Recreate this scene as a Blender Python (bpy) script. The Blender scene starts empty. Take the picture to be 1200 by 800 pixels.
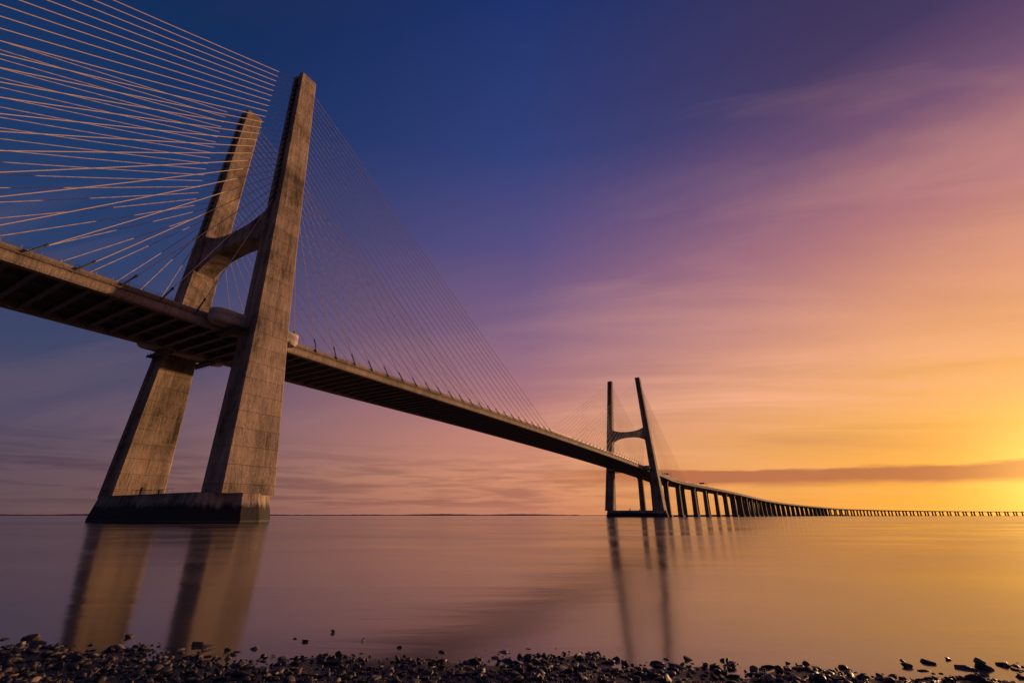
import bpy, bmesh, math, random
import numpy as np
from mathutils import Vector, Matrix
random.seed(7); np.random.seed(7)
scene = bpy.context.scene
scene.view_settings.view_transform = 'Standard'
scene.view_settings.look = 'None'
scene.view_settings.exposure = 0
scene.view_settings.gamma = 1

def lin(c):
    return tuple(((v/255)/12.92 if v/255 <= 0.04045 else ((v/255+0.055)/1.055)**2.4) for v in c)+(1,)

# ------------------------------------------------------------ node helper
class NB:
    def __init__(self, nt):
        self.nt = nt; self.n = nt.nodes; self.l = nt.links
    def new(self, t, **kw):
        nd = self.n.new(t)
        for k, v in kw.items(): setattr(nd, k, v)
        return nd
    def put(self, sock, v):
        if v is None: return
        if isinstance(v, bpy.types.NodeSocket): self.l.new(v, sock)
        else: sock.default_value = v
    def math(self, op, a, b=None, c=None, clamp=False):
        nd = self.new('ShaderNodeMath', operation=op, use_clamp=clamp)
        self.put(nd.inputs[0], a); self.put(nd.inputs[1], b); self.put(nd.inputs[2], c)
        return nd.outputs[0]
    def mr(self, v, a, b, c=0.0, d=1.0, t='SMOOTHSTEP'):
        nd = self.new('ShaderNodeMapRange', interpolation_type=t)
        self.put(nd.inputs[0], v)
        for i, x in enumerate((a, b, c, d)): self.put(nd.inputs[i+1], x)
        return nd.outputs[0]
    def mix(self, f, a, b, mode='MIX'):
        nd = self.new('ShaderNodeMix', data_type='RGBA', blend_type=mode)
        self.put(nd.inputs[0], f); self.put(nd.inputs[6], a); self.put(nd.inputs[7], b)
        return nd.outputs[2]
    def ramp(self, f, stops, interp='LINEAR'):
        nd = self.new('ShaderNodeValToRGB'); cr = nd.color_ramp; cr.interpolation = interp
        while len(cr.elements) < len(stops): cr.elements.new(0.5)
        for e, (p, c) in zip(cr.elements, stops):
            e.position = p
        for e, (p, c) in zip(cr.elements, stops):
            e.color = c
        self.put(nd.inputs[0], f)
        return nd.outputs[0]
    def noise(self, vec, scale, detail=4, rough=0.5, dist=0.0):
        nd = self.new('ShaderNodeTexNoise')
        self.put(nd.inputs['Vector'], vec); nd.inputs['Scale'].default_value = scale
        nd.inputs['Detail'].default_value = detail; nd.inputs['Roughness'].default_value = rough
        nd.inputs['Distortion'].default_value = dist
        return nd.outputs[0]
    def mapping(self, vec, scale=(1, 1, 1), rot=(0, 0, 0), loc=(0, 0, 0)):
        nd = self.new('ShaderNodeMapping'); self.put(nd.inputs[0], vec)
        nd.inputs['Scale'].default_value = scale; nd.inputs['Rotation'].default_value = rot
        nd.inputs['Location'].default_value = loc
        return nd.outputs[0]
    def sep(self, vec):
        nd = self.new('ShaderNodeSeparateXYZ'); self.put(nd.inputs[0], vec); return nd.outputs
    def comb(self, x, y, z):
        nd = self.new('ShaderNodeCombineXYZ')
        self.put(nd.inputs[0], x); self.put(nd.inputs[1], y); self.put(nd.inputs[2], z); return nd.outputs[0]

def new_mat(name):
    m = bpy.data.materials.new(name); m.use_nodes = True
    nb = NB(m.node_tree); bs = m.node_tree.nodes['Principled BSDF']
    return m, nb, bs

# ------------------------------------------------------------ world / sky
SUN_AZ = 52.0; SUN_EL = 3.0
world = bpy.data.worlds.new("World"); scene.world = world; world.use_nodes = True
nb = NB(world.node_tree)
bg = world.node_tree.nodes['Background']
tc = nb.new('ShaderNodeTexCoord'); dirv = tc.outputs['Generated']
X, Y, Z = nb.sep(dirv)
el = nb.math('MULTIPLY', nb.math('ARCSINE', Z), 180/math.pi)
hl = nb.math('SQRT', nb.math('ADD', nb.math('MULTIPLY', X, X), nb.math('MULTIPLY', Y, Y)))
hl = nb.math('MAXIMUM', hl, 1e-4)
sx, sy = math.sin(math.radians(SUN_AZ)), math.cos(math.radians(SUN_AZ))
dt = nb.math('DIVIDE', nb.math('ADD', nb.math('MULTIPLY', X, sx), nb.math('MULTIPLY', Y, sy)), hl)
dt = nb.math('MINIMUM', nb.math('MAXIMUM', dt, -1.0), 1.0)
daz = nb.math('MULTIPLY', nb.math('ARCCOSINE', dt), 180/math.pi)   # azimuth distance to the sun
zc = nb.math('ADD', nb.math('MAXIMUM', Z, 0.0), 0.14)
cp = nb.comb(nb.math('DIVIDE', X, zc), nb.math('DIVIDE', Y, zc), 0.0)
cpr = nb.mapping(cp, rot=(0, 0, math.radians(14)))
n1 = nb.noise(nb.mapping(cpr, scale=(0.42, 1.0, 1), loc=(1.5, .6, 0)), 0.9, 4, 0.5, 0.8)
n2 = nb.noise(nb.mapping(cpr, scale=(0.20, 1.0, 1), loc=(3, 7, 0)), 2.4, 5, 0.55, 0.7)
n3 = nb.noise(nb.mapping(cpr, scale=(0.4, 0.8, 1), loc=(9, 2, 0)), 0.45, 3, 0.5, 0.0)
patch = nb.noise(nb.mapping(cpr, scale=(0.6, 0.8, 1), loc=(4, 11, 0)), 0.7, 2, 0.5, 0.3)
elw = nb.math('ADD', el, nb.math('MULTIPLY', nb.math('SUBTRACT', n3, 0.5), nb.mr(el, 2, 25, 0, 12)))
ef = nb.math('DIVIDE', elw, 60.0, clamp=True)
def st(lst): return [(e/60.0, lin(c)) for e, c in lst]
rL = nb.ramp(ef, st([(0, (100, 78, 84)), (3, (97, 77, 89)), (8, (84, 75, 99)), (14, (62, 68, 101)), (22, (42, 62, 104)), (32, (26, 55, 101)), (42, (18, 46, 92)), (60, (12, 34, 80))]))
rM = nb.ramp(ef, st([(0, (202, 130, 104)), (4, (219, 147, 112)), (9, (206, 137, 118)), (15, (174, 119, 127)), (22, (134, 99, 131)), (31, (90, 79, 131)), (42, (52, 65, 124)), (60, (24, 47, 106))]))
rR = nb.ramp(ef, st([(0, (255, 172, 48)), (3.5, (253, 174, 62)), (8, (247, 176, 90)), (14, (238, 169, 112)), (20, (220, 151, 122)), (27, (180, 119, 125)), (35, (116, 81, 114)), (42, (72, 58, 97)), (60, (38, 45, 90))]))
c = nb.mix(nb.mr(daz, 50, 8, t='LINEAR'), rM, rR)
c = nb.mix(nb.mr(daz, 42, 102, t='SMOOTHSTEP'), c, rL)
fila = nb.math('MULTIPLY', nb.math('SUBTRACT', n2, 0.47), nb.mr(patch, 0.36, 0.60, 0.35, 1.9))
veil = nb.math('ADD', nb.math('MULTIPLY', nb.math('SUBTRACT', n1, 0.5), 0.95), nb.math('MULTIPLY', fila, 0.75))
veil = nb.math('MULTIPLY', veil, nb.mr(daz, 66, 18, 0.10, 1.0))
veil = nb.math('MULTIPLY', veil, nb.math('MULTIPLY', nb.mr(el, 1, 10, 0.3, 1.0), nb.mr(el, 44, 26, 0.35, 1.0)))
up_ = nb.math('MAXIMUM', veil, 0.0); dn_ = nb.math('MAXIMUM', nb.math('MULTIPLY', veil, -1.0), 0.0)
c = nb.mix(nb.math('MULTIPLY', up_, 2.4, clamp=True), c, nb.mix(0.6, nb.mix(1.0, c, (1.35, 1.25, 1.15, 1), 'MULTIPLY'), lin((240, 176, 146))))
c = nb.mix(nb.math('MULTIPLY', dn_, 2.1, clamp=True), c, nb.mix(1.0, c, (0.66, 0.58, 0.74, 1), 'MULTIPLY'))
# low cloud bank near the horizon
azang = nb.math('MULTIPLY', nb.math('ARCTAN2', X, Y), 180/math.pi)
bvec = nb.comb(nb.math('MULTIPLY', azang, 0.05), nb.math('MULTIPLY', el, 0.35), 0.0)
bn = nb.noise(bvec, 1.9, 6, 0.6, 0.2)
bc = nb.math('ADD', nb.math('MULTIPLY', daz, 0.022), 3.3)
bd = nb.math('SUBTRACT', nb.math('SUBTRACT', el, bc), nb.math('MULTIPLY', nb.math('SUBTRACT', bn, 0.5), 1.4))
band = nb.math('MULTIPLY', nb.mr(bd, -1.2, -0.3), nb.mr(bd, 0.95, 0.6))
band = nb.math('MULTIPLY', band, nb.mr(daz, 52, 32, 0.0, 1.0))
bn2 = nb.noise(nb.mapping(bvec, scale=(1.3, 2.2, 1), loc=(4, 3, 0)), 1.4, 5, 0.6, 0.3)
low = nb.math('MULTIPLY', nb.mr(bn2, 0.40, 0.62), nb.math('MULTIPLY', nb.mr(el, 9.0, 3.5), nb.mr(el, 0.2, 1.6, 0.25, 1.0)))
low = nb.math('MULTIPLY', low, nb.mr(daz, 26, 50))
c = nb.mix(nb.math('MULTIPLY', low, 0.75), c, nb.mix(1.0, c, (0.60, 0.55, 0.66, 1), 'MULTIPLY'))
# glow around the sun
sd = (math.sin(math.radians(SUN_AZ))*math.cos(math.radians(1.5)), math.cos(math.radians(SUN_AZ))*math.cos(math.radians(1.5)), math.sin(math.radians(1.5)))
vd = nb.new('ShaderNodeVectorMath', operation='DOT_PRODUCT'); nb.put(vd.inputs[0], dirv); vd.inputs[1].default_value = sd
ang = nb.math('MULTIPLY', nb.math('ARCCOSINE', nb.math('MINIMUM', vd.outputs['Value'], 1.0)), 180/math.pi)
glow = nb.math('POWER', 2.718, nb.math('MULTIPLY', nb.math('POWER', nb.math('DIVIDE', ang, 6.0), 2.0), -1.0))
halo = nb.math('POWER', 2.718, nb.math('MULTIPLY', nb.math('POWER', nb.math('DIVIDE', ang, 16.0), 2.0), -1.0))
c = nb.mix(nb.math('MULTIPLY', halo, 0.40), c, (1.05, 0.48, 0.09, 1))
c = nb.mix(nb.math('MULTIPLY', band, 0.86), c, lin((176, 98, 70)))
c = nb.mix(nb.math('MULTIPLY', glow, nb.math('SUBTRACT', 1.0, nb.math('MULTIPLY', band, 0.5))), c, (2.0, 1.05, 0.22, 1))
sky = nb.new('ShaderNodeTexSky'); sky.sky_type = 'NISHITA'; sky.sun_disc = False
sky.sun_elevation = math.radians(SUN_EL); sky.sun_rotation = math.radians(SUN_AZ)
skc = nb.mix(1.0, sky.outputs[0], (0.004, 0.004, 0.004, 1), 'MULTIPLY')
c = nb.mix(1.0, c, skc, 'ADD')
nb.put(bg.inputs[0], c); bg.inputs[1].default_value = 0.98

sl = bpy.data.lights.new("sun", 'SUN'); sl.energy = 4.6; sl.angle = math.radians(0.6); sl.color = (1.0, 0.56, 0.28)
so = bpy.data.objects.new("sun", sl); scene.collection.objects.link(so)
sdir = Vector((sx*math.cos(math.radians(SUN_EL)), sy*math.cos(math.radians(SUN_EL)), math.sin(math.radians(SUN_EL))))
so.rotation_euler = sdir.to_track_quat('Z', 'Y').to_euler()

# ------------------------------------------------------------ bridge frame
AZ = math.radians(29.8); SPAN = 432.0
Bx, By = math.sin(AZ), math.cos(AZ)
Rx, Ry = By, -Bx
MX, MY = -87.3, 126.1
def W(s, a, z): return (MX+Rx*s+Bx*a, MY+Ry*s+By*a, z)

# ------------------------------------------------------------ materials
def concrete(name, base, lift=4.0, wet=False, dark=0.5, panel=0.0, contrast=1.0):
    m, nb, bs = new_mat(name)
    tc = nb.new('ShaderNodeTexCoord'); P = tc.outputs['Object']
    x, y, z = nb.sep(P)
    zl = nb.math('DIVIDE', z, lift); fr = nb.math('FRACT', zl); fl = nb.math('FLOOR', zl)
    joint = nb.mr(nb.math('ABSOLUTE', nb.math('SUBTRACT', fr, 0.5)), 0.475, 0.5)
    if panel:
        aa = nb.math('DIVIDE', nb.math('ADD', nb.math('MULTIPLY', x, Bx), nb.math('MULTIPLY', y, By)), panel)
        pf = nb.math('FRACT', aa)
        vj = nb.mr(nb.math('ABSOLUTE', nb.math('SUBTRACT', pf, 0.5)), 0.46, 0.5)
        joint = nb.math('MAXIMUM', joint, nb.math('MULTIPLY', vj, 0.3))
    wn = nb.new('ShaderNodeTexWhiteNoise', noise_dimensions='1D'); nb.put(wn.inputs['W'], fl)
    big = nb.noise(P, 0.09, 5, 0.65, 0.4)
    streak = nb.noise(nb.mapping(P, scale=(1.1, 1.1, 0.045)), 1.0, 6, 0.7)
    streak2 = nb.noise(nb.mapping(P, scale=(0.35, 0.35, 0.02), loc=(5, 3, 1)), 1.0, 4, 0.6)
    fine = nb.noise(P, 1.6, 6, 0.75)
    # run-off stains that start at the construction joints
    run = nb.math('MULTIPLY', nb.mr(nb.noise(nb.mapping(P, scale=(1.7, 1.7, 0.02), loc=(8, 1, 0)), 1.0, 3, .6), .52, .64), nb.mr(fr, 0.15, 1.0, 0.0, 1.0, 'LINEAR'))
    k = contrast
    v = nb.math('ADD', nb.mr(wn.outputs['Value'], 0, 1, 0.9, 1.1, 'LINEAR'), nb.math('MULTIPLY', nb.math('SUBTRACT', big, 0.5), 2.5*k))
    v = nb.math('ADD', v, nb.math('MULTIPLY', nb.math('SUBTRACT', streak, 0.5), 2.5*k))
    v = nb.math('ADD', v, nb.math('MULTIPLY', nb.math('SUBTRACT', streak2, 0.5), 2.0*k))
    v = nb.math('ADD', v, nb.math('MULTIPLY', nb.math('SUBTRACT', fine, 0.5), 1.1*k))
    v = nb.math('MULTIPLY', v, nb.math('SUBTRACT', 1.0, nb.math('MULTIPLY', joint, nb.mr(fine, .35, .6, .15, .5))))
    v = nb.math('MULTIPLY', v, nb.math('SUBTRACT', 1.0, nb.math('MULTIPLY', run, 0.35*k)))
    v = nb.math('MAXIMUM', v, 0.22)
    col = nb.mix(nb.mr(streak, 0.48, 0.70), base+(1,), tuple(b*dark for b in base)+(1,))
    sc = nb.new('ShaderNodeVectorMath', operation='SCALE'); nb.put(sc.inputs[0], col); nb.put(sc.inputs['Scale'], v)
    col = sc.outputs[0]
    if wet:
        edge = nb.math('ADD', z, nb.math('MULTIPLY', nb.math('SUBTRACT', nb.noise(nb.mapping(P, scale=(1, 1, .15)), 0.6, 6, .75), 0.5), 5.5))
        col = nb.mix(nb.mr(edge, 4.9, 3.2), col, (0.030, 0.027, 0.024, 1))
        col = nb.mix(nb.math('MULTIPLY', nb.mr(nb.math('ABSOLUTE', nb.math('SUBTRACT', z, 0.45)), 0.25, 0.1), 0.4), col, (0.15, 0.14, 0.12, 1))
    nb.put(bs.inputs['Base Color'], col); bs.inputs['Roughness'].default_value = 0.88
    bs.inputs['Specular IOR Level'].default_value = 0.25
    bp = nb.new('ShaderNodeBump'); bp.inputs['Strength'].default_value = 0.8; bp.inputs['Distance'].default_value = 0.22
    h = nb.math('SUBTRACT', nb.math('ADD', fine, nb.math('MULTIPLY', streak, .5)), nb.math('MULTIPLY', joint, 0.5))
    nb.put(bp.inputs['Height'], h); nb.put(bs.inputs['Normal'], bp.outputs[0])
    return m
M_tower = concrete('tower_concrete', (0.27, 0.20, 0.145), lift=4.2, panel=3.3)
M_cap = concrete('pile_cap_concrete', (0.29, 0.22, 0.165), lift=3.2, wet=True)
M_deck = concrete('deck_concrete', (0.31, 0.235, 0.175), lift=50, panel=8.05, contrast=.6)
M_light = concrete('light_concrete', (0.50, 0.42, 0.34), lift=50, dark=0.75, contrast=.4)
M_pier = concrete('pier_concrete', (0.18, 0.135, 0.10), lift=5, contrast=.7)
def simple(name, col, rough=0.6, metal=0.0, var=0.3, sc=2.0):
    m, nb, bs = new_mat(name)
    tc = nb.new('ShaderNodeTexCoord')
    n = nb.noise(tc.outputs['Object'], sc, 4, 0.6)
    c = nb.mix(n, tuple(v*(1-var) for v in col)+(1,), tuple(min(1, v*(1+var)) for v in col)+(1,))
    nb.put(bs.inputs['Base Color'], c); bs.inputs['Roughness'].default_value = rough; bs.inputs['Metallic'].default_value = metal
    return m
M_steel = simple('dark_steel', (0.055, 0.046, 0.042), 0.7)
M_beam = simple('floor_beam_steel', (0.13, 0.10, 0.085), 0.6)
M_cable = simple('cable_sheath', (0.52, 0.40, 0.31), 0.5, 0.0, 0.1, 0.2)
M_rail = simple('galvanised_steel', (0.16, 0.14, 0.12), 0.5, 0.3)
M_asph = simple('asphalt', (0.05, 0.05, 0.05), 0.9)
M_paint = simple('road_paint', (0.75, 0.75, 0.72), 0.7, var=.1)
M_hazed_land = simple('distant_land_with_haze', (0.34, 0.21, 0.23), 1.0, sc=0.002)  # aerial haze is painted into the base colour, as there is no atmosphere

# ------------------------------------------------------------ mesh builder
class MB:
    def __init__(self): self.v = []; self.f = []; self.mi = []
    def add(self, vs, fs, mi=0):
        o = len(self.v); self.v += [tuple(p) for p in vs]
        for f in fs: self.f.append(tuple(i+o for i in f)); self.mi.append(mi)
    def loft(self, rings, mi=0, caps=True, closed=True):
        n = len(rings[0]); vs = [p for r in rings for p in r]; fs = []
        for i in range(len(rings)-1):
            for j in range(n if closed else n-1):
                k = (j+1) % n
                fs.append((i*n+j, i*n+k, (i+1)*n+k, (i+1)*n+j))
        if caps:
            fs.append(tuple(range(n))[::-1]); fs.append(tuple((len(rings)-1)*n+j for j in range(n)))
        self.add(vs, fs, mi)
    def tube(self, p, q, r, n=6, mi=0, r2=None):
        p = Vector(p); q = Vector(q); d = (q-p).normalized()
        u = d.orthogonal().normalized(); w = d.cross(u); r2 = r if r2 is None else r2
        A = [p+(u*math.cos(2*math.pi*i/n)+w*math.sin(2*math.pi*i/n))*r for i in range(n)]
        B_ = [q+(u*math.cos(2*math.pi*i/n)+w*math.sin(2*math.pi*i/n))*r2 for i in range(n)]
        self.loft([A, B_], mi)
    def obj(self, name, mats, parent=None, smooth=False):
        me = bpy.data.meshes.new(name); me.from_pydata(self.v, [], self.f)
        for m in mats: me.materials.append(m)
        me.polygons.foreach_set('material_index', self.mi)
        bm = bmesh.new(); bm.from_mesh(me); bmesh.ops.recalc_face_normals(bm, faces=bm.faces); bm.to_mesh(me); bm.free()
        if smooth: me.polygons.foreach_set('use_smooth', [True]*len(me.polygons))
        o = bpy.data.objects.new(name, me); scene.collection.objects.link(o)
        if parent: o.parent = parent
        return o

# centre line: straight cable-stayed part, curved viaduct
ctrl = []
for a, z in [(-420, 49.0), (-200, 50.0), (0, 50.2), (150, 50.9), (300, 50.2), (432, 48.2), (520, 46.2), (600, 44.6)]:
    ctrl.append(W(0, a, z))
ctrl += [(379, 850, 38.8), (621, 1169, 32), (925, 1500, 26.5), (1438, 2000, 23), (2300, 2560, 22), (3300, 2960, 22), (4800, 3400, 22), (7600, 4000, 22)]
def cr(p0, p1, p2, p3, t):   # centripetal Catmull-Rom
    P = [Vector(p) for p in (p0, p1, p2, p3)]
    T = [0.0]
    for i in range(3): T.append(T[-1]+max(1e-3, (P[i+1]-P[i]).length)**0.5)
    t = T[1]+(T[2]-T[1])*t
    A = [P[i]*((T[i+1]-t)/(T[i+1]-T[i]))+P[i+1]*((t-T[i])/(T[i+1]-T[i])) for i in range(3)]
    B2 = [A[i]*((T[i+2]-t)/(T[i+2]-T[i]))+A[i+1]*((t-T[i])/(T[i+2]-T[i])) for i in range(2)]
    return B2[0]*((T[2]-t)/(T[2]-T[1]))+B2[1]*((t-T[1])/(T[2]-T[1]))
dense = []
ex = [tuple(2*Vector(ctrl[0])-Vector(ctrl[1]))]+ctrl+[tuple(2*Vector(ctrl[-1])-Vector(ctrl[-2]))]
for i in range(len(ctrl)-1):
    L = (Vector(ctrl[i+1])-Vector(ctrl[i])).length; n = max(4, int(L/10))
    for k in range(n): dense.append(cr(*ex[i:i+4], k/n))
dense.append(Vector(ctrl[-1]))
cum = [0.0]
for i in range(1, len(dense)): cum.append(cum[-1]+(dense[i].xy-dense[i-1].xy).length)
cum = np.array(cum)-420.0; DN = np.array([tuple(p) for p in dense])
def path(a):
    p = [float(np.interp(a, cum, DN[:, k])) for k in range(3)]
    q = [float(np.interp(a+4, cum, DN[:, k])) for k in range(2)]; r = [float(np.interp(a-4, cum, DN[:, k])) for k in range(2)]
    d = Vector((q[0]-r[0], q[1]-r[1])).normalized()
    return p, d
def WP(s, a, dz):
    p, d = path(a); return (p[0]+d.y*s, p[1]-d.x*s, p[2]+dz)
AEND = float(cum[-1])-10

bridge = bpy.data.objects.new("cable_stayed_bridge", None); scene.collection.objects.link(bridge)

prof = [(-15.5, .95), (-15.2, .95), (-15.2, 0), (15.2, 0), (15.2, .95), (15.5, .95), (15.5, .05), (15.85, 0.0), (15.85, -.35), (15.5, -.45), (15.5, -2.0), (15.2, -2.5), (13.6, -2.5), (13.6, -.35), (-13.6, -.35), (-13.6, -2.5), (-15.2, -2.5), (-15.5, -2.0), (-15.5, -.45), (-15.85, -.35), (-15.85, 0), (-15.5, .05)]
av = list(np.arange(-415, 1000, 10.0))+list(np.arange(1000, AEND, 30.0))
mb = MB(); mb.loft([[WP(s, a, z) for s, z in prof] for a in av]); mb.obj('deck', [M_deck], bridge)
mb = MB()
mb.add([WP(s, a, 0.004) for a in av for s in (-14.6, 14.6)], [(2*i, 2*i+1, 2*i+3, 2*i+2) for i in range(len(av)-1)], 0)
for s0 in (-10.8, -7.2, -3.6, 3.6, 7.2, 10.8):
    for a in np.arange(-400, 900, 12.0):
        mb.add([WP(s0-.08, a, .008), WP(s0+.08, a, .008), WP(s0+.08, a+4, .008), WP(s0-.08, a+4, .008)], [(0, 1, 2, 3)], 1)
mb.obj('carriageway', [M_asph, M_paint], bridge)
mb = MB()
def box(mb, s0, s1, a0, a1, z0, z1, mi=0, f=WP):
    vs = [f(s, a, z) for z in (z0, z1) for s, a in ((s0, a0), (s1, a0), (s1, a1), (s0, a1))]
    mb.add(vs, [(0, 3, 2, 1), (4, 5, 6, 7), (0, 1, 5, 4), (1, 2, 6, 5), (2, 3, 7, 6), (3, 0, 4, 7)], mi)
for a in np.arange(-410, 650, 4.42):
    box(mb, -13.58, 13.58, a-.18, a+.18, -1.95, -.36)
    box(mb, -13.57, 13.57, a-.5, a+.5, -2.15, -1.953)
for s in (-5, 5):
    for a in np.arange(-410, 640, 4.42):
        box(mb, s-.15, s+.15, a+.19, a+4.2, -1.5, -.37)
mb.obj('floor_beams', [M_beam], bridge)
mb = MB()
for sg in (-1, 1):
    for a in np.arange(-410, 700, 3.0):
        mb.tube(WP(sg*15.35, a, .95), WP(sg*15.35, a, 1.7), 0.04, 4)
        for zz in (1.7, 1.35): mb.tube(WP(sg*15.35, a, zz), WP(sg*15.35, a+3, zz), 0.035, 4)
mb.obj('railing', [M_rail], bridge)
sp = 8.05
towers = (0.0, SPAN)
def anchors():
    for ti, A in enumerate(towers):
        for dr in (-1, 1):
            for i in range(24):
                yield A, dr, i, A+dr*(14+i*sp)

# tower geometry
def half(z): return 26.4-(z-6.5)*(10.6/139.5)
def dims(z):
    Wd = np.interp(z, [6.5, 50, 87, 146], [8.2, 6.7, 5.9, 5.0]); Ld = np.interp(z, [6.5, 50, 87, 146], [13.2, 9.6, 7.9, 5.8]); return float(Wd), float(Ld)
def cable_z(i): return 91+i*(143.3-91)/23
for ti, A in enumerate(towers):
    twr = bpy.data.objects.new("tower" if ti == 0 else "tower.001", None); scene.collection.objects.link(twr); twr.parent = bridge
    mb = MB()
    for sg in (-1, 1):
        rings = []
        for z in list(np.arange(6.3, 146, 5.0))+[145.6, 146.0]:
            Wd, Ld = dims(z); h = half(z)*sg; w, l = Wd/2, Ld/2; c_ = 0.35; g = 0.35
            gw = w*0.40
            if z > 145.8: w -= .15; l -= .15
            pts = [(-w, -l+c_), (-w+c_, -l), (-gw, -l), (-gw+.12, -l+g), (gw-.12, -l+g), (gw, -l), (w-c_, -l), (w, -l+c_),
                   (w, l-c_), (w-c_, l), (gw, l), (gw-.12, l-g), (-gw+.12, l-g), (-gw, l), (-w+c_, l), (-w, l-c_)]
            rings.append([W(h+s, A+a, z) for s, a in pts])
        mb.loft(rings)
    mb.obj('legs', [M_tower], twr)
    mb = MB(); rings = []
    for k in range(25):
        t = -1+2*k/24; hz = half(86)-1.2
        e = abs(t)**2.6
        zt = 86.8+e*4.6; zb = 81.2-e*5.2
        l = 3.0
        rings.append([W(t*hz, A-l+.3, zb), W(t*hz, A-l, zb+.4), W(t*hz, A-l, zt-.4), W(t*hz, A-l+.3, zt), W(t*hz, A+l-.3, zt), W(t*hz, A+l, zt-.4), W(t*hz, A+l, zb+.4), W(t*hz, A+l-.3, zb)])
    mb.loft(rings); mb.obj('cross_beam', [M_tower], twr)
    mb = MB()
    for sg in (-1, 1):
        for i in range(24):
            z = cable_z(i); Wd, Ld = dims(z); h = sg*half(z)
            for dr in (-1, 1):
                a0, a1 = sorted((A+dr*(Ld/2-.4), A+dr*(Ld/2+.2)))
                box(mb, h-.45, h+.45, a0, a1, z-.7, z+.5, f=W)
    mb.obj('anchor_pockets', [M_steel], twr)
    mb = MB(); zd = path(A)[0][2]
    for sg in (-1, 1):
        out = []
        s0, s1, La, r = 15.9, 21.6, 12.5, 2.85
        sc_, n = (s0+s1)/2, 12
        for k in range(n+1):
            th = math.pi*k/n; out.append((sc_+r*math.cos(th), La-r+r*math.sin(th)))
        for k in range(n+1):
            th = math.pi+math.pi*k/n; out.append((sc_+r*math.cos(th), -La+r+r*math.sin(th)))
        rr = []
        for z, sh in ((-2.0, .80), (-1.5, .93), (-.9, 1.0), (1.25, 1.0)):
            rr.append([W(sg*(sc_+(s-sc_)*sh), A+a*(1-(1-sh)*.25), zd+z) for s, a in out])
        mb.loft(rr)
    mb.obj('tower_platform', [M_light], twr)
    mb = MB()
    for sg in (-1, 1):
        Wd, Ld = dims(48)
        for da in (-1, 1):
            s0, s1 = sorted((sg*13.0, sg*24.5)); a0, a1 = sorted((A+da*(Ld/2+.1), A+da*(Ld/2+2.4)))
            box(mb, s0, s1, a0, a1, zd-3.3, zd-2.75, f=W)
            for q in range(7):
                mb.tube(W(sg*(13.3+q*1.8), A+da*(Ld/2+2.3), zd-4.0), W(sg*(13.3+q*1.8), A+da*(Ld/2+2.3), zd-1.9 if q > 1 else zd-2.8), .06, 4)
    mb.obj('service_walkway', [M_steel], twr)
    mb = MB()
    def plan(hl_, hw, tip, z, k=.22): return [W(s+.9, A+a, z) for s, a in ((-hl_, -hw*k), (-hl_+tip, -hw), (hl_-tip, -hw), (hl_, -hw*k), (hl_, hw*k), (hl_-tip, hw), (-hl_+tip, hw), (-hl_, hw*k))]
    mb.loft([plan(31.8, 10.2, 8, -2), plan(31.8, 10.2, 8, .8), plan(30.4, 8.8, 6.0, 5.6), plan(30.4, 8.8, 6.0, 6.5)])
    mb.obj('pile_cap', [M_cap], twr)
    mb = MB()
    for sg in (-1, 1):
        mb.tube(W(sg*28.6, A-3.5, 6.5), W(sg*28.6, A-3.5, 9.0), .12, 6); box(mb, sg*28.6-.4, sg*28.6+.4, A-3.9, A-3.1, 9.0, 9.5, f=W)
    box(mb, -4, -2.8, A-7.6, A-6.8, 6.5, 8.3, f=W); box(mb, 6, 6.8, A-7.9, A-7.2, 6.5, 7.6, f=W)
    for s in np.arange(-6, 14.1, 2.5):
        mb.tube(W(s, A-8.4, 6.5), W(s, A-8.4, 7.5), .04, 4)
    mb.tube(W(-6, A-8.4, 7.5), W(14, A-8.4, 7.5), .04, 4)
    mb.obj('cap_fittings', [M_steel], twr)
    mb = MB()
    for sg in (-1, 1):
        mb.tube(W(sg*half(146), A, 146), W(sg*half(146), A, 148.4), .07, 5); box(mb, sg*half(146)-.4, sg*half(146)+.4, A-.4, A+.4, 146, 146.7, f=W)
    mb.obj('aviation_lights', [M_steel], twr)

# stay cables
mb = MB(); gt = MB()
for A, dr, i, a in anchors():
    z = cable_z(i); Wd, Ld = dims(z)
    for sg in (-1, 1):
        p = Vector(WP(sg*15.62, a, .5)); q = Vector(W(sg*half(z), A+dr*(Ld/2), z))
        prev = p; L = (q-p).length; N = 6
        for k in range(1, N+1):
            t = k/N; cur = p.lerp(q, t); cur.z -= L*0.005*4*t*(1-t)
            mb.tube(prev, cur, 0.10, 6); prev = cur
        d = (q-p).normalized()
        gt.tube(p-d*1.2, p+d*3.2, .2, 8); gt.tube(p+d*3.2, p+d*3.8, .29, 8)
mb.obj('stay_cables', [M_cable], bridge); gt.obj('cable_dampers', [M_steel], bridge)

# piers
mb = MB(); cp = MB()
def pier(a, w, l, sep, capw):
    zt = path(a)[0][2]-2.5
    for s in (-sep, sep):
        rings = []
        for z, k in ((-2, 1.15), (zt-4.5, 1.0), (zt-1.6, 1.25), (zt+.0, 1.5)):
            p, d = path(a); w2 = w*k/2; l2 = l/2*(1.1 if z < 0 else 1); cc = .4
            def q(ss, aa): return (p[0]+d.y*(s+ss)+d.x*aa, p[1]-d.x*(s+ss)+d.y*aa, z)
            rings.append([q(*t) for t in ((-w2, -l2+cc), (-w2+cc, -l2), (w2-cc, -l2), (w2, -l2+cc), (w2, l2-cc), (w2-cc, l2), (-w2+cc, l2), (-w2, l2-cc))])
        mb.loft(rings)
    p, d = path(a)
    def qq(ss, aa, z): return (p[0]+d.y*ss+d.x*aa, p[1]-d.x*ss+d.y*aa, z)
    box(cp, -sep-capw, sep+capw, -l, l, -1, 2.2, f=qq)
for a in (-202, -268, -330, -400): pier(a, 5, 4, 8.0, 4)
a = SPAN+62
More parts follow.
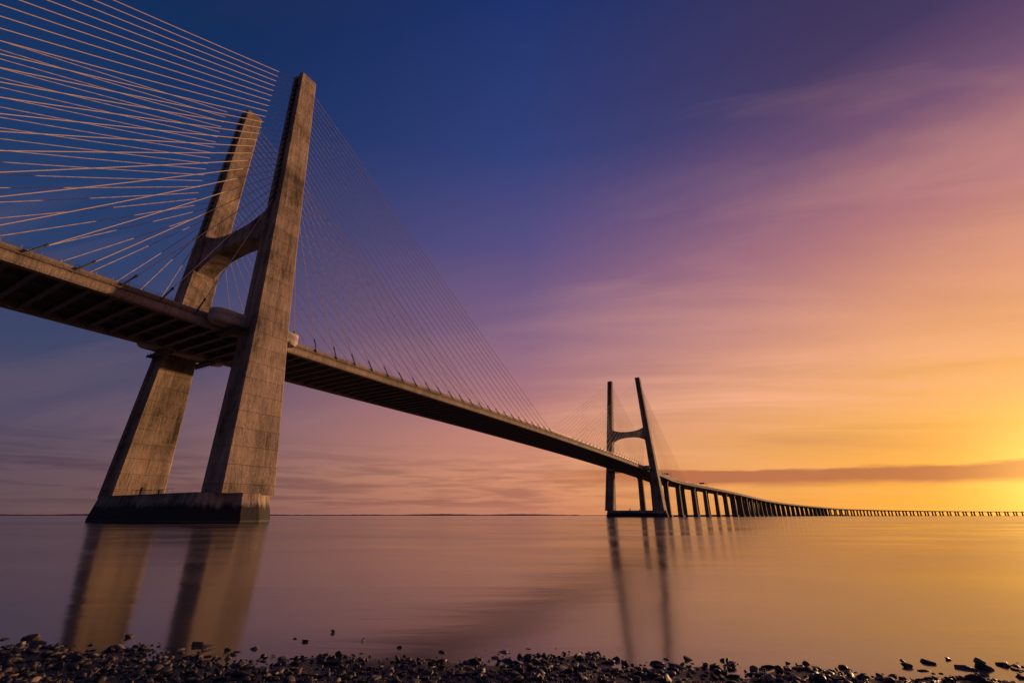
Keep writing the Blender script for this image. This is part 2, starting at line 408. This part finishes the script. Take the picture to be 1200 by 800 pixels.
while a < AEND-50:
    if a < 700: pier(a, 5.5, 4.5, 8.0, 4.5); a += 62 if a < 620 else 50
    elif a < 1900: pier(a, 5.0, 4.0, 7.5, 4); a += 50
    else: pier(a, 4.5, 6.0, 6.0, 3); a += 85
mb.obj('piers', [M_pier], bridge); cp.obj('pier_caps', [M_cap], bridge)
mb = MB()
for a in (SPAN+130, SPAN+290):
    for sg in (-1, 1): mb.tube(WP(sg*15, a, 0), WP(sg*15, a, 6.5), .18, 5)
    mb.tube(WP(-15, a, 6.3), WP(15, a, 6.3), .18, 5); box(mb, -12, -4, a-.15, a+.15, 5.0, 7.2); box(mb, 4, 12, a-.15, a+.15, 5.0, 7.2)
mb.obj('sign_gantries', [M_steel], bridge)

# ------------------------------------------------------------ water
m, nb, bs = new_mat('estuary_water')
tcw = nb.new('ShaderNodeTexCoord'); P = tcw.outputs['Object']
sw = nb.noise(nb.mapping(P, scale=(0.006, 0.03, 1), rot=(0, 0, math.radians(-8))), 1.0, 4, 0.5, 0.4)
sw2 = nb.noise(nb.mapping(P, scale=(0.05, 0.22, 1), rot=(0, 0, math.radians(-14))), 1.0, 3, 0.5, 0.3)
sw4 = nb.noise(nb.mapping(P, scale=(0.10, 0.16, 1), rot=(0, 0, math.radians(30)), loc=(2, 1, 0)), 1.0, 3, 0.45, 0.5)
sw3 = nb.noise(nb.mapping(P, scale=(0.5, 1.6, 1)), 1.0, 3, 0.5, 0.3)
rg = nb.mr(nb.math('ADD', nb.math('MULTIPLY', sw, .6), nb.math('MULTIPLY', sw4, .4)), 0.38, 0.62, 0.10, 0.20, 'LINEAR')
nb.put(bs.inputs['Roughness'], rg)
colw = nb.mix(nb.mr(sw4, .42, .6), (0.08, 0.060, 0.046, 1), (0.22, 0.15, 0.10, 1))
nb.put(bs.inputs['Base Color'], colw)
bs.inputs['IOR'].default_value = 2.05
hh = nb.math('ADD', nb.math('MULTIPLY', sw2, 0.10), nb.math('MULTIPLY', sw3, 0.010))
bp = nb.new('ShaderNodeBump'); bp.inputs['Strength'].default_value = 0.35; bp.inputs['Distance'].default_value = 1.0
nb.put(bp.inputs['Height'], hh); nb.put(bs.inputs['Normal'], bp.outputs[0])
mb = MB(); S = 40000
mb.add([(-S, -S, 0), (S, -S, 0), (S, S, 0), (-S, S, 0)], [(0, 1, 2, 3)])
mb.obj('water', [m])

# ------------------------------------------------------------ ground (beach)
def shore(x): return 6.45-0.085*x+0.17*np.sin(x*0.9+1)+0.10*np.sin(x*2.3)+0.07*np.sin(x*5.1+2)
def gz(x, y):
    d = shore(np.clip(x, -40, 40))-y
    z = np.where(d > 0, 0.035*d, 0.09*d)
    z = np.where(d > 30, 1.05+(d-30)*0.01, z)
    z = np.maximum(z, -1.6); z = np.minimum(z, 6)
    return z+0.014*np.sin(x*3.1+y*2.2)*np.cos(y*4.3-x*1.3)
xs = np.concatenate([[-4000, -1000, -300, -100, -50, -30], np.arange(-20, 20.01, 0.2), [30, 50, 100, 300, 1000, 4000]])
ys = np.concatenate([[-4000, -1000, -300, -100, -50, -25, -12, -6], np.arange(-3, 12.01, 0.2), [16, 24, 40]])
XX, YY = np.meshgrid(xs, ys); ZZ = gz(XX, YY)
nx, ny = len(xs), len(ys)
me = bpy.data.meshes.new('ground')
me.from_pydata(np.stack([XX.ravel(), YY.ravel(), ZZ.ravel()], 1).tolist(), [], [(j*nx+i, j*nx+i+1, (j+1)*nx+i+1, (j+1)*nx+i) for j in range(ny-1) for i in range(nx-1)])
m, nb, bs = new_mat('wet_gravel')
tg = nb.new('ShaderNodeTexCoord'); P = tg.outputs['Object']
vo = nb.new('ShaderNodeTexVoronoi'); nb.put(vo.inputs['Vector'], P); vo.inputs['Scale'].default_value = 40
nn = nb.noise(P, 6, 6, 0.7)
cg = nb.mix(nn, (0.010, 0.008, 0.007, 1), (0.05, 0.037, 0.028, 1)); cg = nb.mix(0.5, cg, nb.mix(1.0, cg, vo.outputs['Color'], 'MULTIPLY'))
nb.put(bs.inputs['Base Color'], cg); bs.inputs['Roughness'].default_value = 0.45
bp = nb.new('ShaderNodeBump'); bp.inputs['Distance'].default_value = 0.03; bp.inputs['Strength'].default_value = 0.9
nb.put(bp.inputs['Height'], nb.math('ADD', nb.math('MULTIPLY', vo.outputs['Distance'], -1.0), nn)); nb.put(bs.inputs['Normal'], bp.outputs[0])
me.materials.append(m); me.polygons.foreach_set('use_smooth', [True]*len(me.polygons))
o = bpy.data.objects.new('ground', me); scene.collection.objects.link(o)

# ------------------------------------------------------------ rocks
def ico(sub):
    bm = bmesh.new(); bmesh.ops.create_icosphere(bm, subdivisions=sub, radius=1)
    v = np.array([tuple(p.co) for p in bm.verts]); f = np.array([[x.index for x in q.verts] for q in bm.faces]); bm.free(); return v, f
def variants(sub, n):
    v, f = ico(sub); out = []
    for k in range(n):
        q = v.copy()
        for _ in range(9):
            nrm = np.random.normal(size=3); nrm /= np.linalg.norm(nrm); d = np.random.uniform(0.3, 0.75)
            t = q@nrm-d; q = q-np.outer(np.maximum(t, 0), nrm)
        q *= 1+np.random.uniform(-.04, .04, (len(q), 1)); out.append(q/np.abs(q).max())
    return out, f
def scatter(name, items, sub, mat):
    vs, f = variants(sub, 16); V = []; F = []; o = 0
    for (x, y, z, r) in items:
        q = vs[np.random.randint(16)]*np.array([r*np.random.uniform(.9, 1.6), r*np.random.uniform(.7, 1.1), r*np.random.uniform(.4, .8)])
        e = Matrix.Rotation(random.uniform(0, 6.28), 3, 'Z') @ Matrix.Rotation(random.uniform(-.5, .5), 3, 'X')
        q = q@np.array(e).T+np.array([x, y, z]); V.append(q); F.append(f+o); o += len(q)
    V = np.concatenate(V); F = np.concatenate(F)
    me = bpy.data.meshes.new(name); me.vertices.add(len(V)); me.vertices.foreach_set('co', V.ravel())
    me.loops.add(F.size); me.loops.foreach_set('vertex_index', F.ravel().astype(np.int32))
    me.polygons.add(len(F)); me.polygons.foreach_set('loop_start', np.arange(0, F.size, 3, dtype=np.int32))
    me.update(calc_edges=True); me.validate(); me.materials.append(mat)
    o_ = bpy.data.objects.new(name, me); scene.collection.objects.link(o_); return o_
m, nb, bs = new_mat('wet_stone')
geo = nb.new('ShaderNodeNewGeometry'); tcs = nb.new('ShaderNodeTexCoord')
ns = nb.noise(tcs.outputs['Object'], 30, 5, 0.7)
cs = nb.ramp(geo.outputs['Random Per Island'], [(0, (0.014, 0.011, 0.010, 1)), (.5, (0.036, 0.026, 0.021, 1)), (.85, (0.085, 0.06, 0.045, 1)), (1, (0.18, 0.13, 0.10, 1))])
cs = nb.mix(1.0, cs, nb.mix(ns, (0.4, 0.4, 0.4, 1), (1.5, 1.5, 1.5, 1)), 'MULTIPLY')
nb.put(bs.inputs['Base Color'], cs); nb.put(bs.inputs['Roughness'], nb.mr(ns, .3, .7, .4, .85))
bs.inputs['Specular IOR Level'].default_value = 0.4
bp = nb.new('ShaderNodeBump'); bp.inputs['Distance'].default_value = 0.01; bp.inputs['Strength'].default_value = 0.8
nb.put(bp.inputs['Height'], ns); nb.put(bs.inputs['Normal'], bp.outputs[0])
items = []
for _ in range(22000):
    x = random.uniform(-11, 11); y = random.uniform(3.6, 7.9); d = float(shore(x))-y
    if d < 0 and random.random() > math.exp(d*2.8): continue
    if 0 <= d < 0.4 and random.random() < 0.35: continue
    r = min(0.07, 0.016*math.exp(abs(random.gauss(0, .65))))
    items.append((x, y, float(gz(x, y))+r*.2, r))
big = []
for _ in range(420):
    x = random.uniform(-11, 11); y = random.uniform(3.6, 7.6); d = float(shore(x))-y
    if d < -0.4 or (d < 0 and random.random() < .5): continue
    r = random.uniform(.04, .09)
    big.append((x, y, max(float(gz(x, y)), -.01)+r*.15, r))
for x, y, r in [(-6.9, 7.6, .12), (-6.5, 7.35, .10), (-5.6, 7.75, .09), (-4.3, 7.25, .12), (-4.05, 7.1, .08), (-2.7, 8.0, .06), (-2.1, 7.5, .05), (5.0, 6.45, .08), (5.2, 6.3, .09), (5.45, 6.25, .085), (5.65, 6.5, .055), (5.35, 6.6, .05), (5.95, 6.15, .08), (1.9, 6.6, .04), (.4, 6.75, .05), (-.9, 6.9, .05), (-3.4, 7.1, .07), (-5.2, 7.1, .11), (6.3, 6.4, .06), (4.6, 6.3, .06), (4.75, 6.55, .05), (5.8, 6.4, .07), (-1.5, 7.15, .04), (-3.1, 7.6, .04), (-2.9, 7.45, .05), (2.6, 6.5, .05), (3.3, 6.45, .04)]:
    big.append((x, y, r*.1, r))
scatter('shore_pebbles', items, 2, m); scatter('shore_rocks', big, 3, m)

# ------------------------------------------------------------ distant shoreline
mb = MB(); vs = []; n = 260
for k in range(n):
    az = math.radians(-75+k*(110/n)); D = 9500/max(.45, math.cos(az*.6))
    h = 10+14*abs(math.sin(k*.13))*abs(math.sin(k*.041+1))+random.uniform(0, 6)
    if k > n*.75: h *= .55
    x, y = D*math.sin(az), D*math.cos(az); vs += [(x, y, -5), (x, y, h), (x*1.1, y*1.1, h*1.2), (x*1.1, y*1.1, -5)]
fs = [(4*i+j, 4*i+j+1, 4*i+j+5, 4*i+j+4) for i in range(n-1) for j in range(3)]
mb.add(vs, fs); mb.obj('distant_shoreline', [M_hazed_land])

# ------------------------------------------------------------ camera
cam = bpy.data.cameras.new('camera'); co = bpy.data.objects.new('camera', cam); scene.collection.objects.link(co)
cam.sensor_width = 36; cam.lens = 16; cam.clip_start = 0.1; cam.clip_end = 100000
co.location = (0, 0, 1.65); co.rotation_euler = (math.radians(90+20.9), 0, 0)
scene.camera = co
